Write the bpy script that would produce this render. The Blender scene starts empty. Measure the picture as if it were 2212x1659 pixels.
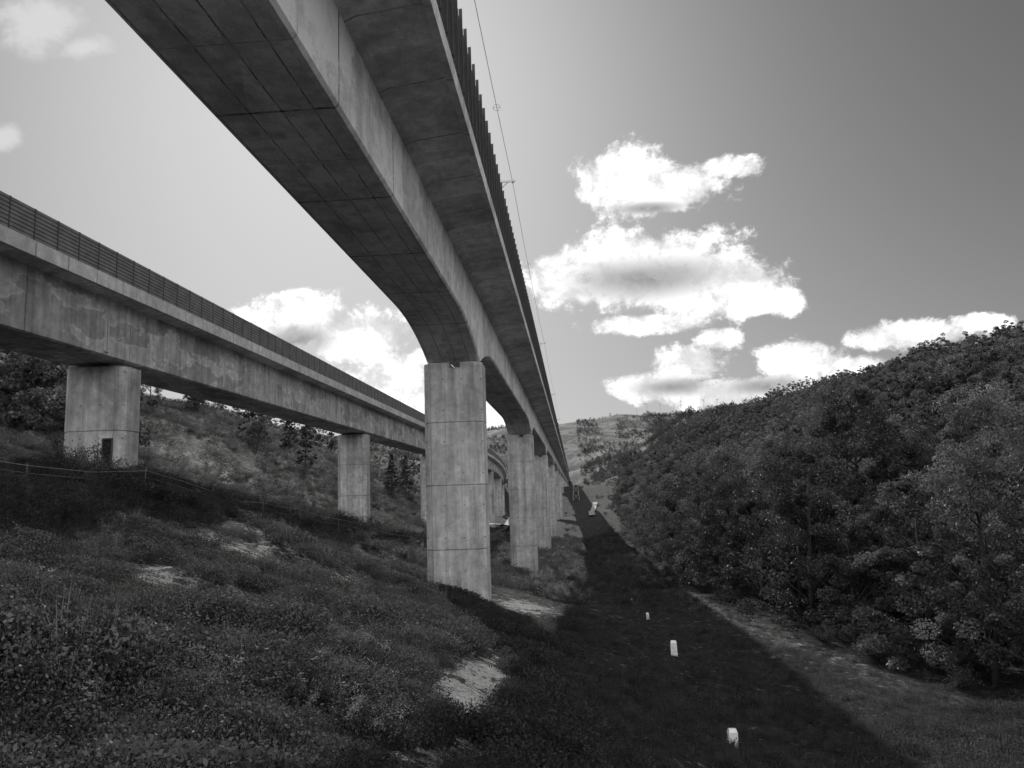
import bpy, math, random, bmesh
import numpy as np
from mathutils import Vector, Matrix
rng=np.random.default_rng(7); random.seed(7)
scene=bpy.context.scene
col=scene.collection
# ---------------------------------------------------------------- helpers
class NB:
    def __init__(s,nt): s.nt=nt
    def n(s,t,ins=None,**props):
        nd=s.nt.nodes.new(t)
        for k,v in props.items(): setattr(nd,k,v)
        if ins:
            for k,v in ins.items():
                if isinstance(v,bpy.types.NodeSocket): s.nt.links.new(v,nd.inputs[k])
                else: nd.inputs[k].default_value=v
        return nd
    def m(s,op,a,b=None,c=None,clamp=False):
        d={0:a}
        if b is not None: d[1]=b
        if c is not None: d[2]=c
        nd=s.n('ShaderNodeMath',d,operation=op); nd.use_clamp=clamp
        return nd.outputs[0]
    def noise(s,vec,scale,detail=4,rough=.55,dist=0):
        return s.n('ShaderNodeTexNoise',{'Vector':vec,'Scale':scale,'Detail':detail,'Roughness':rough,'Distortion':dist}).outputs['Fac']
    def ramp(s,v,a,b,lo=0.,hi=1.,smooth=True):
        nd=s.n('ShaderNodeMapRange',{'Value':v,'From Min':a,'From Max':b,'To Min':lo,'To Max':hi})
        nd.interpolation_type='SMOOTHSTEP' if smooth else 'LINEAR'
        return nd.outputs[0]
    def scl(s,vec,x,y,z):
        return s.n('ShaderNodeVectorMath',{0:vec,1:(x,y,z)},operation='MULTIPLY').outputs[0]
def newmat(name):
    m=bpy.data.materials.new(name); m.use_nodes=True
    nt=m.node_tree; nt.nodes.clear()
    b=NB(nt)
    out=b.n('ShaderNodeOutputMaterial')
    return m,b,out
def grey(b,v):
    return b.n('ShaderNodeCombineColor',{0:v,1:v,2:v}).outputs[0]
def principled(b,out,colv,rough=.8,bump=None,bstr=.3,bdist=.02,spec=.3,metal=0.):
    p=b.n('ShaderNodeBsdfPrincipled',{'Base Color':grey(b,colv),'Roughness':rough,'Metallic':metal})
    p.inputs['Specular IOR Level'].default_value=spec
    if bump is not None:
        bp=b.n('ShaderNodeBump',{'Height':bump,'Strength':bstr,'Distance':bdist})
        b.nt.links.new(bp.outputs[0],p.inputs['Normal'])
    b.nt.links.new(p.outputs[0],out.inputs[0])
    return p
def linemask(b,c,period,width,off=0.):
    v=b.m('PINGPONG',b.m('ADD',c,off),period/2)
    return b.ramp(v,width*.5,width*1.2,1.,0.)
def concrete(name,base,lines,holes=False,contour=.0,streak=.35,blot=.5,cells=None):
    m,b,out=newmat(name)
    tc=b.n('ShaderNodeTexCoord').outputs['Object']
    geo=b.n('ShaderNodeNewGeometry').outputs['Position']
    sp=b.n('ShaderNodeSeparateXYZ',{0:tc})
    n1=b.noise(geo,.45,4,.6); n2=b.noise(geo,2.2,5,.65); n3=b.noise(b.scl(geo,2.2,2.2,.12),1.,3,.6)
    n4=b.noise(geo,22,2,.6)
    v=b.m('MULTIPLY',base,b.ramp(n1,.3,.7,1-blot*.5,1+blot*.35,False))
    v=b.m('MULTIPLY',v,b.ramp(n2,.3,.7,.74,1.2,False))
    v=b.m('MULTIPLY',v,b.ramp(n3,.3,.7,1-streak*.6,1+streak*.4,False))
    v=b.m('MULTIPLY',v,b.ramp(n4,.3,.7,.86,1.1,False))
    if cells:
        cx=b.m('FLOOR',b.m('DIVIDE',b.m('ADD',sp.outputs[0],cells[1]),cells[0])); cy=b.m('FLOOR',b.m('DIVIDE',b.m('ADD',sp.outputs[1],cells[3]),cells[2]))
        wn=b.n('ShaderNodeTexWhiteNoise',{'Vector':b.n('ShaderNodeCombineXYZ',{0:cx,1:cy}).outputs[0]},noise_dimensions='2D').outputs['Value']
        v=b.m('MULTIPLY',v,b.ramp(wn,0,1,.84,1.14,False))
    if contour:
        nc=b.noise(b.scl(geo,1,.35,.8),.7,5,.6)
        e=b.m('ABSOLUTE',b.m('SUBTRACT',nc,.5))
        lift=b.ramp(e,.004,.03,1+contour*.5,1.)
        v=b.m('MULTIPLY',v,lift)
        v=b.m('MULTIPLY',v,b.ramp(nc,.49,.51,1-contour*.45,1.))
    wob=b.m('MULTIPLY',b.m('SUBTRACT',n2,.5),.1)
    hgt=n4
    for (ax,per,w,off,dark) in lines:
        c=b.m('ADD',sp.outputs[ax],wob)
        lm=linemask(b,c,per,w,off)
        lm=b.m('MULTIPLY',lm,b.ramp(n2,.36,.6,.15,1.2))
        v=b.m('MULTIPLY',v,b.m('SUBTRACT',1.,b.m('MULTIPLY',lm,dark)))
        hgt=b.m('SUBTRACT',hgt,b.m('MULTIPLY',lm,.5))
    if holes:
        a=b.m('PINGPONG',b.m('ADD',sp.outputs[0],.5),.5); c=b.m('PINGPONG',sp.outputs[2],.83)
        r=b.m('SQRT',b.m('ADD',b.m('MULTIPLY',a,a),b.m('MULTIPLY',c,c)))
        v=b.m('MULTIPLY',v,b.ramp(r,.03,.06,.5,1.))
    v=b.m('MINIMUM',v,.85)
    principled(b,out,v,.85,hgt,.35,.03,.2)
    return m
def plain(name,val,rough=.7,var=.2,scale=8,metal=0.):
    m,b,out=newmat(name)
    tc=b.n('ShaderNodeTexCoord').outputs['Object']
    n=b.noise(tc,scale,3,.6)
    v=b.m('MULTIPLY',val,b.ramp(n,.3,.7,1-var,1+var,False))
    principled(b,out,v,rough,n,.2,.01,.3,metal)
    return m
def leafmat(name,val,trans=.35,var=.5,scale=.8,gl=.02,ov=.3,gr=.42):
    m,b,out=newmat(name)
    tc=b.n('ShaderNodeTexCoord').outputs['Object']
    oi=b.n('ShaderNodeObjectInfo').outputs['Random']
    n=b.noise(tc,scale,1,.6)
    v=b.m('MULTIPLY',val,b.ramp(n,.3,.7,1-var,1+var,False))
    v=b.m('MULTIPLY',v,b.ramp(oi,0,1,1-ov,1+ov,False))
    c=grey(b,v)
    p=b.n('ShaderNodeBsdfDiffuse',{'Color':c})
    g=b.n('ShaderNodeBsdfGlossy',{'Color':(.6,.6,.6,1),'Roughness':gr})
    mg=b.n('ShaderNodeMixShader',{0:gl,1:p.outputs[0],2:g.outputs[0]})
    t=b.n('ShaderNodeBsdfTranslucent',{'Color':grey(b,b.m('MULTIPLY',v,1.7))})
    mx=b.n('ShaderNodeMixShader',{0:trans,1:mg.outputs[0],2:t.outputs[0]})
    b.nt.links.new(mx.outputs[0],out.inputs[0])
    return m
class MB:
    def __init__(s): s.v=[];s.f=[];s.mi={}
    def loft(s,rings,cap=True,dark=()):
        b0=len(s.v); n=len(rings[0])
        for r in rings: s.v.extend([tuple(p) for p in r])
        for i in range(len(rings)-1):
            for j in range(n):
                a=b0+i*n+j; c=b0+i*n+(j+1)%n
                if i in dark: s.mi[len(s.f)]=1
                s.f.append((a,c,c+n,a+n))
        if cap:
            s.f.append(tuple(b0+j for j in range(n))[::-1])
            e=b0+(len(rings)-1)*n
            s.f.append(tuple(e+j for j in range(n)))
    def box(s,cx,cy,cz,sx,sy,sz,tx=1.,ty=1.):
        hx,hy,hz=sx/2,sy/2,sz/2
        r0=[(cx-hx,cy-hy,cz-hz),(cx+hx,cy-hy,cz-hz),(cx+hx,cy+hy,cz-hz),(cx-hx,cy+hy,cz-hz)]
        r1=[(cx-hx*tx,cy-hy*ty,cz+hz),(cx+hx*tx,cy-hy*ty,cz+hz),(cx+hx*tx,cy+hy*ty,cz+hz),(cx-hx*tx,cy+hy*ty,cz+hz)]
        s.loft([r0,r1])
    def path(s,pts,rad,n=7):
        rings=[]
        P=[Vector(p) for p in pts]
        for i,p in enumerate(P):
            d=(P[min(i+1,len(P)-1)]-P[max(i-1,0)]).normalized()
            a=d.cross(Vector((.3,.2,1)) if abs(d.z)<.9 else Vector((1,0,0))).normalized(); c=d.cross(a)
            r=rad[i] if hasattr(rad,'__len__') else rad
            rings.append([tuple(p+a*r*math.cos(2*math.pi*k/n)+c*r*math.sin(2*math.pi*k/n)) for k in range(n)])
        s.loft(rings)
    def mesh(s,name,mat,smooth=False,mat2=None):
        me=bpy.data.meshes.new(name); me.from_pydata(s.v,[],s.f)
        me.materials.append(mat)
        if mat2:
            me.materials.append(mat2)
            for k in s.mi: me.polygons[k].material_index=1
        bm=bmesh.new(); bm.from_mesh(me); bmesh.ops.recalc_face_normals(bm,faces=bm.faces); bm.to_mesh(me); bm.free()
        if smooth: me.polygons.foreach_set('use_smooth',[True]*len(me.polygons))
        return me
def obj(name,data,loc=(0,0,0),parent=None,rot=None,scale=None):
    o=bpy.data.objects.new(name,data); o.location=loc
    if rot: o.rotation_euler=rot
    if scale: o.scale=scale
    if parent: o.parent=parent
    col.objects.link(o); return o
def tag(o,label,cat=None,group=None,kind=None):
    o['label']=label
    if cat: o['category']=cat
    if group: o['group']=group
    if kind: o['kind']=kind
    return o
# ---------------------------------------------------------------- terrain
ctrl=np.array([
(0,-5,-1.8),(0,0,-1.75),(-3,0,-1.6),(-8,0,-1.0),(5,0,-4.0),(10,0,-7.2),(20,0,-8),(-20,-5,1),(40,-10,-5),
(0,6,-2.9),(-3,6,-2.5),(-5,8,-2.0),(4,8,-5.4),(9,8,-7.2),
(-2,12,-3.6),(0,14,-4.6),(3,14,-6.3),(6,14,-7.2),(11,14,-7.4),
(-8,14,-2.0),(-14,14,-.9),(-25,10,2),(-11,18,-1.6),(-18,24,.3),(-20,27,1.0),(-28,26,3.4),
(-6,25,-3.6),(-2,25,-4.9),(2,25,-6.6),(5,22,-7.1),(9,25,-7.4),(14,30,-7.7),
(-12,25,-1.4),(-9.5,35,-3.4),
(-6,40,-5.1),(-2,40,-5.8),(2,42,-6.9),(6,44,-7.3),(10,42,-7.5),(15,42,-8),
(-12,40,-2.9),(-18,40,-.1),(-18.3,32,.7),(-17.4,48,-1.1),(-23.6,36,2.0),(-32,37,4.5),
(-13.5,68,-4.3),(-18,60,-2.2),(-25,60,0),(-6,66,-7.6),(-1,66,-8.4),(4,66,-8.4),(9,66,-8.5),
(-23.6,81,-2.8),(-15,80,-5.5),
(-6,92,-9.2),(4,92,-9.6),(10,92,-9.4),(-13,92,-7.2),
(-6,144,-10.8),(5,144,-11),(-15,144,-9),(-6,196,-11.3),(8,200,-10),(-6,300,-11),(6,300,-7),(-6,500,-8),(-6,700,0),(-6,900,14),
(-23.6,126,-5),(-24,170,-7.5),(-24,220,-9),(-35,300,-6),
(-40,60,4),(-45,80,5),(-60,100,11),(-75,70,15),(-60,40,10),(-50,130,8),(-45,180,4),(-90,200,22),(-70,300,8),(-120,60,30),(-120,400,30),
(20,30,-7.5),(30,60,-6),(20,90,-8),(20,150,-8),(40,40,-3),(60,80,4),(60,150,8),(100,100,13),(110,200,25),(150,300,44),(60,260,12),
(207,350,52),(183,400,57),(154,450,58),(121,550,58),(104,700,65),(230,250,48),(260,400,46),(240,550,48),(200,700,55),
(84,1200,114),(0,1200,110),(-134,1200,98),(160,1200,116),(-350,1200,100),(400,1200,110),(0,1500,90),(40,900,45),(-100,800,30),
(30,450,4),(50,600,18),(-60,600,4),(-120,550,20),(-250,700,60),
(400,800,70),(600,300,80),(-500,300,90),(-1500,1500,150),(1500,1500,150),(0,3200,160),(2500,3000,160),(-2500,3000,160),
(0,-60,-2),(-60,-60,8),(60,-60,-6),(0,-1500,0),(2000,-1500,60),(-2000,-1500,60),(2400,0,120),(-2400,0,120)],float)
CC=4.0
def _phi(ax,ay,bx,by): return np.sqrt((ax[:,None]-bx[None])**2+(ay[:,None]-by[None])**2+CC*CC)
Nn=len(ctrl); A=np.ones((Nn+1,Nn+1)); A[:Nn,:Nn]=_phi(ctrl[:,0],ctrl[:,1],ctrl[:,0],ctrl[:,1]); A[Nn,Nn]=0
W=np.linalg.solve(A,np.append(ctrl[:,2],0))
def vn(x,y,seed=0):
    xi=np.floor(x).astype(np.int64); yi=np.floor(y).astype(np.int64); fx=x-xi; fy=y-yi
    fx=fx*fx*(3-2*fx); fy=fy*fy*(3-2*fy)
    def h(a,b):
        n=(a*374761393+b*668265263+seed*974711)&0x7fffffff
        n=((n^(n>>13))*1274126177)&0x7fffffff
        return ((n^(n>>16))&0xffff)/65535.0
    return (h(xi,yi)*(1-fx)+h(xi+1,yi)*fx)*(1-fy)+(h(xi,yi+1)*(1-fx)+h(xi+1,yi+1)*fx)*fy-.5
def H(x,y):
    x=np.atleast_1d(np.asarray(x,float)); y=np.atleast_1d(np.asarray(y,float))
    z=np.empty_like(x)
    for i in range(0,len(x),20000):
        z[i:i+20000]=_phi(x[i:i+20000],y[i:i+20000],ctrl[:,0],ctrl[:,1])@W[:Nn]+W[Nn]
    d=np.hypot(x,y)
    lf=np.clip((-2-x)/4,0,1)*np.clip((60-y)/20,.2,1)
    z+= .05*vn(x/.35,y/.35,8)*(d<60)+(.14+.16*lf)*vn(x/1.1,y/1.1,1)+(.2+.4*lf)*vn(x/3.2,y/3.2,2)
    hill=np.clip((np.abs(x)-12)/60,0,1)
    z+= hill*(3*vn(x/22,y/22,3)+ 16*np.clip(d/300-.4,0,1.2)*vn(x/75,y/75,4))
    return z
def h1(x,y): return float(H([x],[y])[0])
tx=np.linspace(-1,1,460); xs=2.5*np.sinh(tx*7.6)
ty=np.linspace(-math.asinh(2500/3),math.asinh(3200/3),500); ys=8+3*np.sinh(ty)
GX,GY=np.meshgrid(xs,ys); gx=GX.ravel(); gy=GY.ravel(); gz=H(gx,gy)
def blob(x,y,cx,cy,rx,ry): return np.exp(-(((x-cx)/rx)**2+((y-cy)/ry)**2))
def gravel(x,y):
    g=1.7*blob(x,y,-2.1,15.5,.8,3.4)+1.9*blob(x,y,-2.8,41.5,1.5,3.0)+1.2*blob(x,y,-2.4,20,.7,3.5)+.9*blob(x,y,-1.7,10.5,.5,1.5)
    g+=1.0*blob(x,y,-11,19,2.6,3.2)+.95*blob(x,y,-8.6,23,1.6,4)+.95*blob(x,y,-9,31,2.0,3.5)+.95*blob(x,y,-7.5,12.5,1.6,2.)+.9*blob(x,y,-12.5,28,2.,4)+.9*blob(x,y,-7.4,17,1.5,1.4)
    g+=1.2*blob(x,y,-2.5,60,1.5,6)+.9*blob(x,y,-45,88,12,14)+1.2*blob(x,y,-3.,84,1.5,8)+.9*blob(x,y,-4.3,5.4,.9,.8)+.9*blob(x,y,-33,62,5,10)
    g+=1.6*np.clip((2.-y)/1.5,0,1)*(y>-60)*(np.abs(x+15)<45)  # unseen pale ground behind the camera, added to bounce sunlight onto the soffit
    return np.clip(g,0,1.6)
def edgeX(y): return np.interp(y,[0,20,28,34,41,55,80,120,212,300],[17,16.6,14.8,13.2,11.4,10.0,9.5,10.,12.,13])
def track(x,y):
    e=edgeX(y); return np.clip(1.3-np.abs(x-(e-1.4))/1.2,0,1)*np.clip((170-y)/60,0,1)
me=bpy.data.meshes.new('ground'); nx,ny=len(xs),len(ys)
me.vertices.add(nx*ny); me.vertices.foreach_set('co',np.stack([gx,gy,gz],1).ravel().astype(np.float32))
ii,jj=np.meshgrid(np.arange(nx-1),np.arange(ny-1)); a=(jj*nx+ii).ravel()
q=np.stack([a,a+1,a+nx+1,a+nx],1).astype(np.int32)
me.loops.add(q.size); me.loops.foreach_set('vertex_index',q.ravel()); me.polygons.add(len(q)); me.polygons.foreach_set('loop_start',np.arange(len(q),dtype=np.int32)*4)
me.update(calc_edges=True); me.validate()
me.polygons.foreach_set('use_smooth',np.ones(len(q),bool))
at=me.attributes.new('gravel','FLOAT','POINT'); at.data.foreach_set('value',gravel(gx,gy).astype(np.float32))
at=me.attributes.new('track','FLOAT','POINT'); at.data.foreach_set('value',track(gx,gy).astype(np.float32))
m,b,out=newmat('soil_and_turf')
geo=b.n('ShaderNodeNewGeometry').outputs['Position']
g=b.n('ShaderNodeAttribute',attribute_name='gravel').outputs['Fac']; t=b.n('ShaderNodeAttribute',attribute_name='track').outputs['Fac']
n1=b.noise(geo,2.2,8,.8); n2=b.noise(geo,12,5,.8); n3=b.noise(geo,.03,5,.7)
vor=b.n('ShaderNodeTexVoronoi',{'Vector':geo,'Scale':19.,'Randomness':1.}).outputs['Distance']
gm=b.ramp(b.m('ADD',b.m('MULTIPLY',g,.5),b.m('MULTIPLY',b.m('SUBTRACT',n1,.5),5.)),.4,.54)
base=b.m('MULTIPLY',b.ramp(n2,.3,.7,.008,.045,False),b.ramp(n1,.3,.7,.5,1.6,False))
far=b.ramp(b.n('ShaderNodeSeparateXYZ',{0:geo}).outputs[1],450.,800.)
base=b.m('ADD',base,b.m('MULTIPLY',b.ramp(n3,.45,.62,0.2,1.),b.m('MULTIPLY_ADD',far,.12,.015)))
gv=b.m('MULTIPLY',b.ramp(n2,.3,.7,.08,.65,False),b.ramp(vor,0,.6,1.15,.65,False))
mixv=b.m('ADD',b.m('MULTIPLY',base,b.m('SUBTRACT',1.,gm)),b.m('MULTIPLY',gv,gm))
mixv=b.m('ADD',mixv,b.m('MULTIPLY',b.m('MULTIPLY',t,.11),b.ramp(n1,.35,.65,.1,1.)))
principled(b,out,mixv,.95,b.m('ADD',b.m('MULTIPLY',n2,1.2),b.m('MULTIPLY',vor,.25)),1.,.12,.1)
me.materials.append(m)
ground=obj('ground',me); tag(ground,'rough sloping hillside ground of soil, turf and gravel','ground',kind='structure')
# ---------------------------------------------------------------- materials
c_gird=concrete('girder_concrete',.82,[(0,.73,.022,.25,.65),(1,2.6,.02,0,.4),(1,5.2,.05,0,.65)],streak=.2,blot=.55,contour=.25,cells=(.73,.25+.365,2.6,1.3))
c_left=concrete('stained_concrete',.6,[(1,7.5,.05,1.,.4)],streak=.55,blot=.6,contour=.6)
c_slab=concrete('slab_concrete',.72,[(1,3.2,.04,0,.5)],streak=.2,blot=.55,contour=.2,cells=(50.,0.,3.2,1.6))
c_edge=concrete('edge_concrete',.6,[(1,2.,.04,0,.5)],streak=.2,blot=.4)
c_pier=concrete('pier_concrete',.5,[(0,.8,.014,.4,.35)],holes=True,streak=.6,blot=.5,contour=.2)
c_joint=concrete('pier_joint_stain',.3,[],streak=.6,blot=.8)
m_dark=plain('dark_steel',.06,.5,.2,5)
m_panel=plain('barrier_panel_grey',.10,.6,.25,1.5)
m_panel2=plain('barrier_slat_grey',.17,.6,.25,1.5)
m_galv=plain('galvanised_steel',.45,.45,.2,6,.4)
m_white=plain('white_painted_concrete',.75,.7,.25,7)
m_wood=plain('weathered_timber',.16,.8,.35,12)
m_road=plain('pale_road_surface',.3,.9,.2,.7)
m_black=plain('black_opening',.012,.9,.1,3)
m_bark=plain('bark',.05,.9,.45,14)
m_leaf=leafmat('foliage',.085,.26,.55,.6,.03,.5)
m_leafd=leafmat('dark_foliage',.035,.15,.4,.6,.03)
m_weed=leafmat('weed_leaves',.052,.35,.55,1.2,.015,.55)
m_grass=leafmat('dry_grass',.075,.35,.5,1.2,.01)
m_pale=leafmat('pale_shrub_leaves',.13,.35,.5,1.2,.02)
# ---------------------------------------------------------------- viaducts
PY=[40+52*i for i in range(14)]
def soffit(y):
    d=min(abs(y-p-1.2) for p in PY+[-12]); L=8.
    return 8.6-(1.4*(1-d/L)**2.0 if d<L else 0)
def stations(a,bb,centers,L):
    s=set(np.arange(a,bb,4.0).round(2).tolist())
    for c in centers:
        for k in range(-12,13):
            yy=c+k*L/12
            if a<=yy<=bb: s.add(round(yy,2))
    s.add(bb); s=sorted(s); o=[s[0]]
    for v in s[1:]:
        if v-o[-1]>.2: o.append(v)
    return o
def viaduct(name,label): 
    e=obj(name,None); tag(e,label,'bridge'); return e
V1=viaduct('viaduct','tall concrete railway viaduct with haunched box girder on slab piers')
def octo(w,d,c,z,cx=0,cy=0):
    x,y=w/2,d/2
    return [(cx-x+c,cy-y,z),(cx+x-c,cy-y,z),(cx+x,cy-y+c,z),(cx+x,cy+y-c,z),(cx+x-c,cy+y,z),(cx-x+c,cy+y,z),(cx-x,cy+y-c,z),(cx-x,cy-y+c,z)]
mb=MB(); rings=[]
for y in stations(-16,760,[q_+1.2 for q_ in PY],8.):
    s=soffit(y)
    rings.append([(-7.62,y,s),(-4.88,y,s),(-4.8,y,s+.08),(-4.8,y,11.06),(-7.7,y,11.06),(-7.7,y,s+.08)])
mb.loft(rings); o=obj('girder',mb.mesh('girder',c_gird),parent=V1)
mb=MB(); sec=[(-9.7,11.22),(-8.0,11.03),(-7.7,10.9),(-4.8,10.9),(-4.5,11.03),(-2.95,11.22),(-2.95,11.14),(-2.75,11.14),(-2.75,11.68),(-9.75,11.68),(-9.75,11.2)]
mb.loft([[(x,y,z) for x,z in sec] for y in np.arange(-16,761,8.)]); obj('deck_slab',mb.mesh('deck_slab',c_slab),parent=V1)
def pier_mesh(w,d,top,bot,notch=True):
    hgt=top-bot; mb=MB(); rings=[]; c=.42; dark=[]
    zt=hgt-.3 if notch else hgt
    zs=[]; k=hgt-3.2
    while k>.3: zs.append(k); k-=3.3
    rings.append(octo(w,d,c,-1.5))
    for i,zz in enumerate(sorted(zs)):
        rings+= [octo(w,d,c,zz-.035),octo(w-.04,d-.04,c,zz-.02),octo(w-.04,d-.04,c,zz+.006),octo(w+.008,d+.008,c,zz+.022)]
        dark+= [len(rings)-4,len(rings)-3]
    rings.append(octo(w,d,c,zt))
    mb.loft(rings,dark=dark)
    if notch:
        nw=.6
        for s in (-1,1):
            xi=s*nw/2+.14; xo=s*w/2; cc=c*.95*s; y=d/2
            r=[(xi,-y,0),(xo-cc,-y,0),(xo,-y+c,0),(xo,y-c,0),(xo-cc,y,0),(xi,y,0)]
            mb.loft([[(p[0],p[1],zt-.001) for p in r],[(p[0],p[1],hgt-.06) for p in r],[(p[0]*.985,p[1]*.97,hgt) for p in r]])
            mb.box(s*(w*.3)+.05,0,hgt+.05,.8,.9,.12)
    else:
        for s in (-1,1): mb.box(s*(w*.27),0,hgt+.1,.8,.8,.22)
    return mb
def add_piers(V,locs,w,d,doors,notch):
    for i,(x,y,top) in enumerate(locs):
        bot=h1(x,y)
        mb=pier_mesh(w,d,top,bot,notch); me=mb.mesh('pier',c_pier,mat2=c_joint)
        p=obj('pier',me,(x,y,bot),V)
        if i in doors:
            dx,dw,dz,dh=doors[i]
            mb=MB(); mb.box(0,0,dh/2,dw,.02,dh); q=obj('door',mb.mesh('door',m_black),(dx,-d/2-.012,dz),p)
            mb=MB()
            mb.box(-dw/2-.03,0,dh/2,.06,.06,dh); mb.box(dw/2+.03,0,dh/2,.06,.06,dh); mb.box(0,0,dh+.033,dw+.12,.06,.06)
            obj('frame',mb.mesh('frame',m_dark),(0,-.02,0),q)
add_piers(V1,[(-6.2,y+1.2,7.12) for y in PY],3.15,2.3,{},True)
def lx(y): return -(3.5e-4*(y-180)**2 if y>180 else 0)
def lz(y): return -(1.74e-4*(y-180)**2 if y>180 else 0)
V2=viaduct('viaduct','long straight concrete viaduct with constant depth girder and stained web')
LY=[36+45*i for i in range(9)]
ysL=[-14]+list(np.arange(-10,400,6.))
mb=MB(); mb.loft([[(x+lx(y),y,z+lz(y)) for x,z in [(-25.1,7.2),(-22.1,7.2),(-22.0,7.28),(-22.0,10.12),(-25.2,10.12),(-25.2,7.28)]] for y in ysL])
obj('girder',mb.mesh('girder',c_left),parent=V2)
mb=MB(); mb.loft([[(x+lx(y),y,z+lz(y)) for x,z in [(-26.2,10.1),(-25.2,10.0),(-22,10.0),(-21.15,10.1),(-21.15,10.5),(-26.2,10.5)]] for y in ysL])
obj('deck_slab',mb.mesh('deck_slab',c_slab),parent=V2)
mb=MB(); mb.loft([[(x+lx(y),y,z+lz(y)) for x,z in [(-21.148,10.04),(-20.95,10.04),(-20.95,10.66),(-21.3,10.66),(-21.3,10.503),(-21.148,10.503)]] for y in ysL])
obj('parapet_kerb',mb.mesh('parapet_kerb',c_edge),parent=V2)
for yy in (34.5,47,70,79.5,103):
    mb=MB(); mb.box(0,0,0,.05,.3,2.6); obj('web_rib',mb.mesh('web_rib',c_edge),(-21.97,yy,8.7),V2)
add_piers(V2,[(-23.6+lx(y),y+1.0,7.0+lz(y)) for y in LY],3.2,2.0,{0:(.95,.42,0.1,1.5)},False)
# ---------------------------------------------------------------- noise barriers
def barrier(label,X,z0,hp,hh,pitch,y0,y1,outw,fx,fz,panel_mat,pd):
    B=obj('noise_barrier',None,(X,y0,z0)); tag(B,label,'fence')
    mb=MB(); ysn=np.arange(y0,y1+.1,pitch)
    prof=[]; ns=int(hp/.16)
    for k in range(ns):
        za=z0+.03+k*hp/ns; zb=za+hp/ns
        prof+=[(0.0,za),(.035,za+.02),(.035,zb-.03),(0.0,zb-.015)]
    prof=prof+[(-.05,z0+hp),(-.05,z0+.03)]
    mb.loft([[(X+fx(y)+x-X,y-y0,z+fz(y)-z0) for x,z in prof] for y in ysn[::3]])
    obj('panel',mb.mesh('panel',panel_mat),parent=B)
    pm=MB()
    pm.box(outw/2-.02,0,hh/2,.012,pd,hh); pm.box(outw,0,hh/2,outw*.9,.03,hh)
    pm.box(outw*1.45,0,hh/2,.014,pd,hh); pm.box(outw*.7,0,.06,outw*2,pd*1.4,.03)
    pme=pm.mesh('post',m_dark)
    rest=MB()
    for i,y in enumerate(ysn):
        if i<100: obj('post',pme,(fx(y),y-y0,fz(y)),B)
        else: rest.box(outw*.7+fx(y),y-y0,hh/2+fz(y),outw*1.5,pd*.8,hh)
    r=obj('posts',rest.mesh('posts',m_dark),parent=B); r['kind']='stuff'
    return B
barrier('dark steel noise barrier with tall ribs on viaduct deck edge',-2.86,11.68,2.6,2.75,1.0,6.0,500,.1,lambda y:0,lambda y:0,m_panel,.08)
barrier('grey slatted noise barrier along the long viaduct parapet',-21.1,10.66,1.34,1.35,1.4,22.4,390,.03,lx,lz,m_panel2,.07)
# ---------------------------------------------------------------- overhead line
wp=[]
CY=[-6,40,86,132,178,224,270,316,362]
for a_,b_ in zip(CY[:-1],CY[1:]):
    for k in range(8):
        s=k/8; wp.append((-2.6,a_+(b_-a_)*s,16.9-.5*4*s*(1-s)))
wp.append((-2.6,CY[-1],16.9))
mb=MB(); mb.path(wp,.014,5); w=obj('overhead_wire',mb.mesh('overhead_wire',m_galv)); tag(w,'thin sagging overhead power cable strung beside the viaduct','cable')
for y in CY[1:]:
    P=obj('catenary_mast',None,(-3.35,y,11.68)); tag(P,'slim steel mast with short arm on the viaduct deck','mast','masts along the viaduct')
    mb=MB(); mb.path([(0,0,0),(0,0,2.5),(0,0,5.4)],[.13,.11,.09],8); mb.box(0,0,.03,.4,.4,.05); obj('mast',mb.mesh('mast',m_galv),parent=P)
    mb=MB(); mb.box(.42,0,5.33,.95,.1,.1); mb.path([(.05,0,4.9),(.5,0,5.3)],.03,6); obj('arm',mb.mesh('arm',m_galv),parent=P)
    mb=MB(); mb.path([(.75,0,5.27),(.75,0,5.22),(.75,0,5.21)],[.05,.05,.02],8); obj('insulator',mb.mesh('insulator',m_dark),parent=P)
for y,z in ((31,16.55),(54,16.5)):
    mb=MB(); n=14
    for k in range(n):
        a0=2*math.pi*k/n; a1=2*math.pi*(k+1)/n
        mb.path([(.15*math.cos(a0),0,.15*math.sin(a0)),(.15*math.cos(a1),0,.15*math.sin(a1))],.014,4)
    mb.path([(-.15,0,0),(.15,0,0)],.012,4)
    o=obj('wire_spacer',mb.mesh('wire_spacer',m_galv),(-2.6,y,z)); tag(o,'round ring spacer clamped on the overhead cable','spacer','ring spacers on the cable')
# ---------------------------------------------------------------- marker stones
for k,(y,s_) in enumerate([(22,.8),(34,.85),(46,.5),(59,.35)]):
    x=3.9; z=h1(x,y)
    M=obj('marker_post',None,(x,y,z),rot=(.03,.05*math.sin(k*5+1),.15*math.sin(k*3+1)),scale=(s_,s_,s_)); tag(M,'short white tapered concrete marker post standing in grass','post','white marker posts beside the track')
    mb=MB(); hh=.72
    mb.loft([[(-.17,-.12,-.2),(.17,-.12,-.2),(.17,.12,-.2),(-.17,.12,-.2)],[(-.15,-.11,hh*.85),(.15,-.11,hh*.85),(.15,.11,hh*.85),(-.15,.11,hh*.85)],[(-.12,-.04,hh),(.12,-.04,hh),(.12,.08,hh),(-.12,.08,hh)]])
    obj('stone',mb.mesh('stone',m_white),parent=M)
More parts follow.
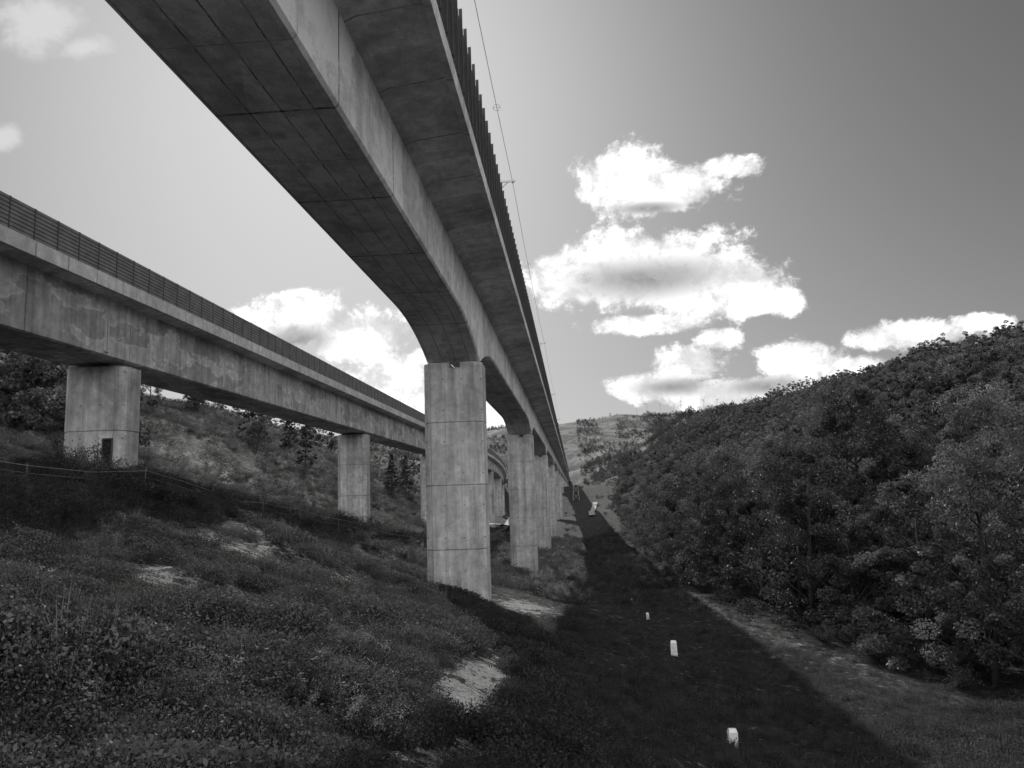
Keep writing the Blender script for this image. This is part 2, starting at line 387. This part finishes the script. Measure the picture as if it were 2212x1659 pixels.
# ---------------------------------------------------------------- guardrail
GP=[(-27,20),(-20,27),(-18.3,32),(-17.6,40),(-17.2,48),(-15.4,58),(-13.3,68),(-12,78)]
def resample(P,step):
    out=[];
    for (x0,y0),(x1,y1) in zip(P[:-1],P[1:]):
        L=math.hypot(x1-x0,y1-y0); n=max(1,int(round(L/step)))
        for k in range(n): out.append((x0+(x1-x0)*k/n,y0+(y1-y0)*k/n))
    out.append(P[-1]); return out
gp=resample(GP,2.6); G=obj('guard_fence',None,(gp[0][0],gp[0][1],h1(*gp[0]))); tag(G,'low timber post and rail fence following the grassy crest','fence')
g0=G.location
gz3=[h1(*p) for p in gp]
for hh,r in ((.8,.018),(.45,.011)):
    mb=MB(); mb.path([(p[0]-g0.x,p[1]-g0.y,z+hh*(1 if p[1]>44 else .8)-g0.z+.05*math.sin(i*2.1)) for i,(p,z) in enumerate(zip(gp,gz3))],r,6); obj('rail',mb.mesh('rail',m_wood),parent=G)
mb=MB(); mb.path([(0,0,-.3),(0,0,.75)],[.024,.02],7); pm=mb.mesh('post',m_wood)
for p,z in list(zip(gp,gz3))[::2]: obj('post',pm,(p[0]-g0.x-.06,p[1]-g0.y,z-g0.z),G)
# ---------------------------------------------------------------- roads
def strip(name,P,w,dz,label):
    pts=resample(P,2.0); v=[];f=[]; K=4
    P3=[Vector((p[0],p[1],0)) for p in pts]
    xsn=[];ysn=[]
    for i,p in enumerate(P3):
        d=(P3[min(i+1,len(P3)-1)]-P3[max(i-1,0)]).normalized(); s=Vector((-d.y,d.x,0))
        for k in range(K+1):
            qv=p+s*w*(k/K-.5); xsn.append(qv.x); ysn.append(qv.y)
    zz=H(xsn,ysn)
    zz=zz.reshape(len(P3),K+1); zm=zz.max(axis=1,keepdims=True)*.7+zz*.3
    for x,y,z in zip(xsn,ysn,zm.ravel()): v.append((x,y,float(z)+dz))
    for i in range(len(P3)-1):
        for k in range(K):
            a=i*(K+1)+k; f.append((a,a+1,a+K+2,a+K+1))
    me=bpy.data.meshes.new(name); me.from_pydata(v,[],f); me.materials.append(m_road)
    o=obj(name,me); tag(o,label,'road',kind='structure')
strip('road',[(5.2,240),(5.5,262),(6.2,285),(8.3,315)],1.9,.35,'pale service road running along the valley beside woodland')
strip('road',[(-30,165),(-24,176),(-20.6,190),(-18.5,215),(-18.5,240),(-15,300)],3.6,1.0,'pale curved road passing between the two viaducts')
# ---------------------------------------------------------------- foliage meshes
def leaf_mesh(name,C,S,mat,up=.4,r=rng,aspect=.55):
    N=len(C); n=r.normal(size=(N,3)); n[:,2]+=up*2; n/=np.linalg.norm(n,axis=1)[:,None]
    t=np.cross(n,r.normal(size=(N,3))); t/=np.linalg.norm(t,axis=1)[:,None]; bb=np.cross(n,t)
    s=S[:,None]
    V=np.stack([C+t*s,C+bb*s*aspect+n*s*.15,C-t*s,C-bb*s*aspect+n*s*.15],1).reshape(-1,3)
    me=bpy.data.meshes.new(name); me.vertices.add(4*N); me.vertices.foreach_set('co',V.astype(np.float32).ravel())
    me.loops.add(4*N); me.loops.foreach_set('vertex_index',np.arange(4*N,dtype=np.int32)); me.polygons.add(N); me.polygons.foreach_set('loop_start',np.arange(N,dtype=np.int32)*4)
    me.update(calc_edges=True); me.validate(); me.materials.append(mat); return me
def make_tree(seed,Ht=10.,R=3.,nclump=60,per=190,ls=.13,mat=None,conifer=False,low=.12,cr=1.):
    r=np.random.default_rng(seed)
    mb=MB(); lean=r.normal(size=2)*.25
    tp=[(lean[0]*k/5,lean[1]*k/5+.1*math.sin(k),Ht*.8*k/5) for k in range(6)]
    tp[0]=(0,0,-.4)
    mb.path(tp,[.17*Ht/10,.14*Ht/10,.12*Ht/10,.09*Ht/10,.06*Ht/10,.03],8)
    cc=[];rr=[]
    for i in range(nclump):
        f=r.uniform(0,1)**.9; z=Ht*(low+(.97-low)*f)
        if conifer: prof=(1-f)*.95+.08
        else: prof=math.sin(math.pi*min(1,(f*.8+.18)))**.55
        a=r.uniform(0,2*math.pi); q=R*prof*math.sqrt(r.uniform(.25,1))*(1+.2*math.sin(3*a+seed)+.15*math.sin(7*f*6+seed))
        cc.append((q*math.cos(a)+lean[0]*f,q*math.sin(a)+lean[1]*f,z+r.normal()*.3)); rr.append(cr*r.uniform(.35,1.)*R/3*(.7 if conifer else 1))
        if i%4==0:
            zs=max(.8,z-q*.7-.4); k=min(5,zs/(Ht*.16))
            mb.path([(lean[0]*k/5,lean[1]*k/5,zs),(cc[-1][0]*.55,cc[-1][1]*.55,(zs+z)/2+.1),cc[-1]],[.06,.04,.012],5)
    cc=np.array(cc);rr=np.array(rr)
    C=np.repeat(cc,per,0); RR=np.repeat(rr,per)
    d=r.normal(size=(len(C),3)); d/=np.linalg.norm(d,axis=1)[:,None]; d[:,2]=d[:,2]*.7+.1
    C=C+d*(RR*r.uniform(.2,1.05,len(C))**.45)[:,None]
    S=ls*r.uniform(.5,1.3,len(C))
    return mb.mesh('trunk',m_bark,True),leaf_mesh('crown',C,S,mat or m_leaf,r=r)
near_t=[make_tree(10+i,Ht=h_,R=R_,nclump=nc,per=pp,ls=.088,low=.04,cr=.9) for i,(h_,R_,nc,pp) in enumerate([(10.8,3.8,92,260),(9.2,2.8,64,240),(12.6,3.3,92,250),(7.0,3.1,60,230)])]
far_t=[make_tree(30+i,Ht=h_,R=r_,nclump=28,per=120,ls=.14,low=.03,cr=.95) for i,(h_,r_) in enumerate([(6.8,2.8),(9.4,2.3),(5.2,3.),(7.4,2.1)])]
con_t=[make_tree(50+i,Ht=11,R=2.5,nclump=80,per=90,ls=.14,mat=m_leafd,conifer=True,low=.08) for i in range(2)]
crowns={}
ntree=0
def place(kind,pair,x,y,s,label,group,key=None,dz=-.1):
    global ntree; ntree+=1
    E=obj(kind,None,(x,y,h1(x,y)+dz),rot=(0,0,random.uniform(0,6.28)),scale=(s*random.uniform(.9,1.1),s*random.uniform(.9,1.1),s))
    tag(E,label,'tree',group)
    obj('trunk',pair[0],parent=E); c=obj('crown',pair[1],parent=E)
    if key and key not in crowns: crowns[key]=c
y=19.
while y<250:
    e=float(edgeX(np.array([y]))[0]); rows=4 if y<90 else 2
    for k in range(rows):
        x=e+2.2+k*4.6+random.uniform(-.9,1.2)
        yy=y+random.uniform(-1.6,1.6)
        i=random.choice([0,0,1,2,2,3]) if k else random.choice([0,1,3,2,1])
        place('deciduous_tree',near_t[i],x,yy,random.uniform(.74,1.1),'leafy deciduous tree at the edge of dense woodland','woodland edge trees','n%d'%i)
    y+=4.3 if y<90 else 6.5
for i in range(20):
    yy=random.uniform(95,210); u=random.uniform(-.72,-.19); x=u*yy
    if x>-38: x=-38-random.uniform(0,14)
    k=random.randrange(5)
    place('pine_tree' if k<2 else 'deciduous_tree',con_t[k] if k<2 else near_t[1+(k%3)],x,yy,random.uniform(.6,1.),'dark tree on the bank behind the viaduct' ,'trees on the bank','c%d'%k)
for i in range(8):
    yy=90+i*14; x=32+i*9+random.uniform(-5,5)
    place('deciduous_tree',far_t[i%4],x,yy,1.0,'rounded bushy tree on the wooded hillside','hillside trees','f%d'%(i%4))
def make_shrub(seed,R=.9,Hh=1.3,N=900,ls=.06,mat=None):
    r=np.random.default_rng(seed); mb=MB(); C=[]
    for k in range(16):
        a=r.uniform(0,6.28); q=R*math.sqrt(r.uniform(.02,1)); tip=(q*math.cos(a),q*math.sin(a),Hh*r.uniform(.5,1)*(1-.4*q/R))
        mb.path([(tip[0]*.15,tip[1]*.15,-.05),(tip[0]*.5,tip[1]*.5,tip[2]*.6),tip],[.015,.012,.004],4)
        n=N//16; s=r.uniform(.25,1.05,n)[:,None]; P=np.array(tip)[None]*np.concatenate([s,s,s**.8],1)+r.normal(size=(n,3))*.09*R
        C.append(P)
    C=np.concatenate(C); C[:,2]=np.abs(C[:,2])
    return mb.mesh('stems',m_bark),leaf_mesh('foliage',C,ls*r.uniform(.5,1.3,len(C)),mat or m_weed,r=r)
shr=[make_shrub(70,N=1800,ls=.035),make_shrub(71,1.1,1.6,2000,.04,m_pale)]
for i,(x,y,s,k) in enumerate([(-21.8,31.5,1.2,1),(-20,31,1.1,1),(-19.2,33,1.,1),(-17,30,.9,0),(-16.2,46,.8,0),(-14.5,52,.9,1),(-21,78,1.3,1),(-19,76,1.2,1),(-24.5,78,1.3,0),(-17,36,1,0),(-16,63,1.2,1),(14,31,1.,0),(15,25,1.,0),(16,22,1.2,0),(13,36,1.1,0),(12,40,1,0)]):
    E=obj('shrub',None,(x,y,h1(x,y)-.05),rot=(0,0,i*1.3),scale=(s,s,s)); tag(E,'pale weedy shrub growing on the slope' if k else 'small dark leafy shrub growing on the slope','shrub','shrubs on the slope')
    obj('stems',shr[k][0],parent=E); obj('foliage',shr[k][1],parent=E)
def weed(seed,kind):
    r=np.random.default_rng(seed)
    if kind=='leaf':
        n=220; a=r.uniform(0,6.28,n); q=.4*np.sqrt(r.uniform(0,1,n)); z=.03+.36*r.uniform(0,1,n)**.8*(1-.4*q/.4)
        C=np.stack([q*np.cos(a),q*np.sin(a),z],1)
        return leaf_mesh('weed',C,.021*r.uniform(.5,1.5,n),m_weed,up=.1,r=r)
    V=[];F=[]
    n=50 if kind=='tuft' else 22; tall=.9 if kind=='tuft' else 1.7
    for k in range(n):
        a=r.uniform(0,6.28); q=.16*math.sqrt(r.uniform(0,1)); bx,by=q*math.cos(a),q*math.sin(a); L=r.uniform(.15,.42)*tall; le=r.uniform(.1,.5)*L; a2=a+r.normal()*.6
        dx,dy=math.cos(a2),math.sin(a2); w=.005; px,py=-dy*w,dx*w
        b0=len(V); V+=[(bx-px,by-py,0),(bx+px,by+py,0),(bx+dx*le*.4+px*.8,by+dy*le*.4+py*.8,L*.6),(bx+dx*le*.4-px*.8,by+dy*le*.4-py*.8,L*.6),(bx+dx*le,by+dy*le,L)]
        F+=[(b0,b0+1,b0+2,b0+3),(b0+3,b0+2,b0+4)]
        if kind=='stalk':
            for j in range(5):
                z=L*(.55+.45*j/5); cx,cy=bx+dx*le*z/L+r.normal()*.015,by+dy*le*z/L+r.normal()*.015; s=.02
                b0=len(V); V+=[(cx-s,cy,z),(cx,cy+s*.5,z+s*.4),(cx+s,cy,z+s),(cx,cy-s*.5,z+s*.3)]; F.append((b0,b0+1,b0+2,b0+3))
    me=bpy.data.meshes.new(kind); me.from_pydata(V,[],F); me.materials.append(m_grass)
    return me
wsrc=[]
for i,(kd,x,y) in enumerate([('leaf',-4.5,9.),('leaf',-5.2,10.),('leaf',-3.6,11.),('tuft',-6,12.),('tuft',-4.5,10.6),('stalk',-7,13.)]):
    o=obj('weed_plant' if kd=='leaf' else 'grass_tuft',weed(90+i,kd),(x,y,h1(x,y))); tag(o,'low leafy weed on the rough slope' if kd=='leaf' else 'dry grass tuft on the rough slope','plant','weeds on the slope'); wsrc.append(o)
fol=[o for o in bpy.data.objects if o.name.startswith('foliage')]
dark_f=next(o for o in fol if o.data==shr[0][1]); pale_f=next(o for o in fol if o.data==shr[1][1])
def scatter(name,P,rz,sc,ix,sources,label,cat):
    me=bpy.data.meshes.new(name); me.vertices.add(len(P)); me.vertices.foreach_set('co',P.astype(np.float32).ravel())
    for nm,arr in (('rz',rz),('sc',sc),('ix',ix)):
        at=me.attributes.new(nm,'FLOAT','POINT'); at.data.foreach_set('value',arr.astype(np.float32))
    me.update()
    o=obj(name,me); tag(o,label,cat,kind='stuff')
    ng=bpy.data.node_groups.new(name,'GeometryNodeTree')
    ng.interface.new_socket('Geometry',in_out='INPUT',socket_type='NodeSocketGeometry'); ng.interface.new_socket('Geometry',in_out='OUTPUT',socket_type='NodeSocketGeometry')
    b=NB(ng); gi=b.n('NodeGroupInput'); go=b.n('NodeGroupOutput'); j=b.n('GeometryNodeJoinGeometry')
    def attr(nm): return b.n('GeometryNodeInputNamedAttribute',{0:nm},data_type='FLOAT').outputs['Attribute']
    rzv=b.n('ShaderNodeCombineXYZ',{2:attr('rz')}).outputs[0]; s=attr('sc'); ixs=attr('ix')
    for k,src in enumerate(sources):
        oi=b.n('GeometryNodeObjectInfo',{'Object':src},transform_space='ORIGINAL')
        sel=b.m('COMPARE',ixs,float(k),.1)
        iop=b.n('GeometryNodeInstanceOnPoints',{'Points':gi.outputs[0],'Selection':sel,'Instance':oi.outputs['Geometry'],'Rotation':rzv,'Scale':s})
        ng.links.new(iop.outputs[0],j.inputs[0])
    ng.links.new(j.outputs[0],go.inputs[0])
    md=o.modifiers.new('scatter','NODES'); md.node_group=ng
    return o
N=62000
Y=rng.uniform(3.5,190,N); Y=np.where(rng.uniform(size=N)<.57,rng.uniform(3.5,42,N),Y); U=rng.uniform(-.95,.72,N); X=U*Y
keep=(gravel(X,Y)*.85+vn(X/1.3,Y/1.3,9)*1.5+vn(X/.5,Y/.5,19)*1.1<.62)&(X<edgeX(Y)+3)
keep&=~(blob(X,Y,-2.1,15.5,.6,3.6)>.5)
for y in PY[:3]: keep&=~((np.abs(X+6.2)<1.75)&(np.abs(Y-y-1.2)<1.35))
keep&=~(blob(X,Y,-2.4,39.5,1.9,5)>.4)
X=X[keep];Y=Y[keep]; n=len(X)
Z=H(X,Y)-.02
shade=(X>.0)&(X<edgeX(Y)+1)
dens=vn(X/3,Y/3,12)+.6*vn(X/1.2,Y/1.2,15)
sc=(.75+.010*Y)*rng.uniform(.45,1.4,n)*np.where(shade,.8,1.)*(1+.9*dens)*np.where((X>-5)&(Y>28)&(Y<50),.65,1.)
ix=rng.integers(0,3,n); tuft=rng.uniform(size=n)<(np.where(shade,.6,.15)+.5*vn(X/5,Y/5,14)); ix=np.where(tuft,3+rng.integers(0,3,n),ix)
ix=np.where((ix==5)&((X>-5)|(rng.uniform(size=n)<.3)),3,ix)
scatter('ground_cover',np.stack([X,Y,Z],1),rng.uniform(0,6.28,n),sc,ix,wsrc,'dense low weeds and grass covering the slope','vegetation')
def forestpts():
    xs_=[];ys_=[]
    off=lambda Y: np.where(Y<90,19,np.where(Y<250,9,2))
    N=34000
    Y=rng.uniform(24,1000,N); X=rng.uniform(10,520,N)
    k=(X>edgeX(Y)+off(Y))&(X/Y<.78)&(rng.uniform(size=N)<np.clip(1.15-Y/1400,.3,1))&(vn(X/28,Y/28,33)>-.34)&~((Y>230)&(Y<560)&(X<.06*Y))
    xs_.append(X[k]);ys_.append(Y[k])
    N=5000; Y=rng.uniform(20,230,N); X=rng.uniform(10,120,N); k=(X>edgeX(Y)+off(Y))&(X/Y<.85); xs_.append(X[k]);ys_.append(Y[k])
    N=1800; Y=rng.uniform(210,900,N); X=-rng.uniform(36,420,N); k=(X/Y>-.8); xs_.append(X[k]);ys_.append(Y[k])
    N=16000; Y=rng.uniform(560,1250,N); X=rng.uniform(-300,300,N); k=(vn(X/50,Y/80,20)>-.12)&(np.abs(X+6)>14); xs_.append(X[k]);ys_.append(Y[k])
    N=400; Y=rng.uniform(60,130,N); X=-rng.uniform(45,95,N); k=(X/Y<-.62); xs_.append(X[k]);ys_.append(Y[k])
    return np.concatenate(xs_),np.concatenate(ys_)
X,Y=forestpts(); n=len(X); Z=H(X,Y)-.3
sc=rng.uniform(.4,1.35,n)*(1+.8*vn(X/30,Y/30,22))*np.where(Y>500,.72,1.)*np.where((Y>500)&(X<.1*Y),.7,1.)
scatter('woodland',np.stack([X,Y,Z],1),rng.uniform(0,6.28,n),sc,rng.integers(0,4,n),[crowns['f%d'%k] for k in range(4)],'dense woodland covering the distant hillsides','forest')
N=6500; Y=rng.uniform(50,520,N); X=rng.uniform(-.75,.07,N)*Y
k=(np.abs(X+6.2)>2.6)&(np.abs(X+23.6)>2.5)&((X<.2)|((Y>170)&(X>9))|(Y>330))&(vn(X/9,Y/9,41)>-.16)&~((np.abs(X+14)<2.5)&(Y<75)); X=X[k];Y=Y[k]
N=2200; Y2=rng.uniform(9,50,N); X2=rng.uniform(-.8,-.25,N)*Y2; k=(vn(X2/3,Y2/3,12)>-.08)&(gravel(X2,Y2)<.3); X=np.append(X,X2[k]);Y=np.append(Y,Y2[k]); n=len(X)
scatter('scrub',np.stack([X,Y,H(X,Y)-.1],1),rng.uniform(0,6.28,n),rng.uniform(.4,1.2,n)*np.where(Y<50,.45,1.),np.where(rng.uniform(size=n)<np.where(Y<50,.2,.6),1,0),[dark_f,pale_f],'scattered low scrub on bank and valley floor','vegetation')
# ---------------------------------------------------------------- wind turbines, pylon
mt=MB(); mt.path([(0,0,0),(0,0,10),(0,0,20)],[.4,.3,.2],8); mtm=mt.mesh('tower',m_galv)
mn=MB(); mn.box(0,.3,20.2,.8,2.4,.8); mnm=mn.mesh('nacelle',m_galv)
mbl=MB(); mbl.loft([[(-.2,-.05,0),(.2,-.05,0),(.2,.05,0),(-.2,.05,0)],[(-.3,-.04,2),(.25,-.04,2),(.25,.04,2),(-.3,.04,2)],[(-.05,-.02,9.5),(.05,-.02,9.5),(.05,.02,9.5),(-.05,.02,9.5)]]); mblm=mbl.mesh('blade',m_galv)
for i,u in enumerate([.085,.098,.116,.142,.171,.188]):
    yy=1190 if u<.13 else 900; x=u*yy; z=h1(x,yy); sc_=.9 if u<.13 else .75
    if u>=.13: z=max(z,.105*yy-8)
    T=obj('wind_turbine',None,(x,yy,z),rot=(0,0,.2*i),scale=(sc_,)*3); tag(T,'small pale three-bladed wind turbine on the distant ridge','wind turbine','wind turbines on the ridge')
    obj('tower',mtm,parent=T); obj('nacelle',mnm,parent=T)
    for k in range(3): obj('blade',mblm,(0,-1.1,20.2),T,rot=(0,2.094*k+i*.7,0))
px_,py_=.8,330; pz=h1(px_,py_)
mb=MB(); Hh=15
for z0_ in range(0,Hh,3):
    w0=1.4*(1-z0_/18); w1=1.4*(1-(z0_+3)/18)
    c0=[(-w0,-w0,z0_),(w0,-w0,z0_),(w0,w0,z0_),(-w0,w0,z0_)]; c1=[(-w1,-w1,z0_+3),(w1,-w1,z0_+3),(w1,w1,z0_+3),(-w1,w1,z0_+3)]
    for k in range(4):
        mb.path([c0[k],c1[k]],.09,4); mb.path([c0[k],c1[(k+1)%4]],.05,4); mb.path([c0[(k+1)%4],c1[k]],.05,4)
T=obj('lattice_pylon',None,(px_,py_,pz)); tag(T,'slender steel lattice pylon standing beside the valley road','pylon')
obj('lattice_tower',mb.mesh('lattice_tower',m_galv),parent=T)
mb=MB()
for zz,ww in ((11,2.6),(13,2.2),(14.6,1.6)): mb.path([(-ww,0,zz),(ww,0,zz)],.08,4)
obj('crossarms',mb.mesh('crossarms',m_galv),parent=T)
# ---------------------------------------------------------------- camera
f=1661.; psi=math.radians(4.30); p=math.radians(8.22); roll=math.radians(1.9)
F=Vector((-math.sin(psi)*math.cos(p),math.cos(psi)*math.cos(p),math.sin(p))); R=Vector((math.cos(psi),math.sin(psi),0)); U_=R.cross(F)
R2=R*math.cos(roll)-U_*math.sin(roll); U2=R*math.sin(roll)+U_*math.cos(roll)
M=Matrix(((R2.x,U2.x,-F.x,0),(R2.y,U2.y,-F.y,0),(R2.z,U2.z,-F.z,0),(0,0,0,1)))
cd=bpy.data.cameras.new('camera'); cam=bpy.data.objects.new('camera',cd); col.objects.link(cam); cam.matrix_world=M
cd.sensor_fit='HORIZONTAL'; cd.sensor_width=36; cd.lens=36*f/2212; cd.clip_start=.1; cd.clip_end=9000
scene.camera=cam
def uv(px,py):
    x=(px-1106)/f; u=(829.5-py)/f; d=F+R2*x+U2*u; return (round(d.x/d.y,3),round(d.z/d.y,3))
# ---------------------------------------------------------------- light + sky
sd=Vector((-.52,1.6,1.)).normalized()
L=bpy.data.lights.new('sun','SUN'); L.energy=5.; L.angle=math.radians(.5); L.color=(1,.985,.965)
so=bpy.data.objects.new('sun',L); col.objects.link(so); so.rotation_euler=sd.to_track_quat('Z','Y').to_euler(); so.location=(-20,60,60)
w=bpy.data.worlds.new('World'); scene.world=w; w.use_nodes=True; nt=w.node_tree; nt.nodes.clear(); b=NB(nt)
sky=b.n('ShaderNodeTexSky'); sky.sky_type='NISHITA'; sky.sun_disc=False; sky.sun_elevation=math.asin(sd.z); sky.sun_rotation=math.atan2(sd.x,sd.y); sky.dust_density=1.6; sky.air_density=1.
rgb=b.n('ShaderNodeSeparateColor',{0:sky.outputs[0]})
sk=b.m('ADD',b.m('MULTIPLY',rgb.outputs[0],.75),b.m('MULTIPLY',rgb.outputs[1],.3))
sk=b.m('POWER',sk,1.5)
sk=b.m('ADD',b.m('DIVIDE',b.m('MULTIPLY',sk,7.6),b.m('ADD',sk,25.)),.3)
tc=b.n('ShaderNodeTexCoord').outputs['Generated']; sp=b.n('ShaderNodeSeparateXYZ',{0:tc})
yy=b.m('MAXIMUM',sp.outputs[1],.02); uu=b.m('DIVIDE',sp.outputs[0],yy); vv=b.m('DIVIDE',sp.outputs[2],yy)
P=b.n('ShaderNodeCombineXYZ',{0:uu,1:vv,2:0.}).outputs[0]
clouds=[(1345,395,112,84),(1450,405,140,60),(1580,362,85,28),(1390,580,225,92),(1230,600,115,70),(1540,615,195,80),(1680,650,75,34),(1400,700,160,24),
(1550,732,58,28),(1490,785,90,42),(1400,835,105,38),(1600,855,190,40),(1730,775,100,50),(1970,722,160,34),(2110,698,75,22),(1850,800,110,34),
(640,690,125,62),(780,730,120,68),(850,830,130,80),(900,900,140,70),(1060,900,70,60)]
faint=[(80,40,130,75),(190,100,60,30),(10,300,45,32)]
def mk(cl):
    o=[]
    for (cx,cy,rx,ry) in cl:
        u0,v0=uv(cx,cy); u1,_=uv(cx+rx,cy); _,v1=uv(cx,cy-ry); o.append((u0,v0,round(abs(u1-u0),3),round(abs(v1-v0),3)))
    return o
def field(bl,k=.1):
    cur=None
    for (u0,v0,a_,b_) in bl:
        q=b.n('ShaderNodeVectorMath',{0:P,1:(1/a_,1/b_,0),2:(-u0/a_,-v0/b_,0)},operation='MULTIPLY_ADD').outputs[0]
        l=b.n('ShaderNodeVectorMath',{0:q},operation='LENGTH').outputs['Value']
        cur=l if cur is None else b.m('SMOOTH_MIN',cur,l,k)
    return cur
fl=field(mk(clouds)); ff=field(mk(faint))
nz=b.noise(b.scl(tc,1,1,1.2),17,8,.68,.2)
nd=b.m('SUBTRACT',nz,.5)
dens=b.m('ADD',b.m('SUBTRACT',1.0,fl),b.m('MULTIPLY',nd,2.2))
fmask=b.m('MULTIPLY',b.ramp(b.m('ADD',b.m('SUBTRACT',1.,ff),b.m('MULTIPLY',nd,2.6)),-.2,.7),.7)
front=b.ramp(sp.outputs[1],.05,.2)
mask=b.m('MULTIPLY',b.m('MAXIMUM',b.ramp(dens,-.1,.27),fmask),front)
back_fill=b.m('MULTIPLY',b.ramp(nz,.36,.52),b.ramp(sp.outputs[1],-.15,.15,1.,0.))  # unseen bright clouds behind the camera, added as fill light for shaded faces
gl=field(mk([(1400,600,185,45),(640,735,80,35),(1450,835,90,20),(1650,835,100,22),(1400,450,80,14)]))
greyc=b.m('MULTIPLY',b.ramp(b.m('ADD',b.m('SUBTRACT',1.,gl),b.m('MULTIPLY',nd,2.6)),-.5,.9),.62)
cloudv=b.m('MULTIPLY',b.m('MULTIPLY',12.,b.m('SUBTRACT',1.,greyc)),b.ramp(b.m('ADD',nz,b.m('MULTIPLY',dens,.1)),.42,.66,.64,1.1))
skv=b.m('ADD',b.m('MULTIPLY',sk,b.m('SUBTRACT',1.,mask)),b.m('MULTIPLY',cloudv,mask))
skv=b.m('ADD',skv,b.m('MULTIPLY',back_fill,16.))
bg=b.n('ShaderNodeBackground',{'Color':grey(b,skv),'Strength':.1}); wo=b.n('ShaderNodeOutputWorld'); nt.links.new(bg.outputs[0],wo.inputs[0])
scene.view_settings.view_transform='Standard'; scene.view_settings.look='None'; scene.view_settings.exposure=0; scene.view_settings.gamma=1
print('trees',ntree)
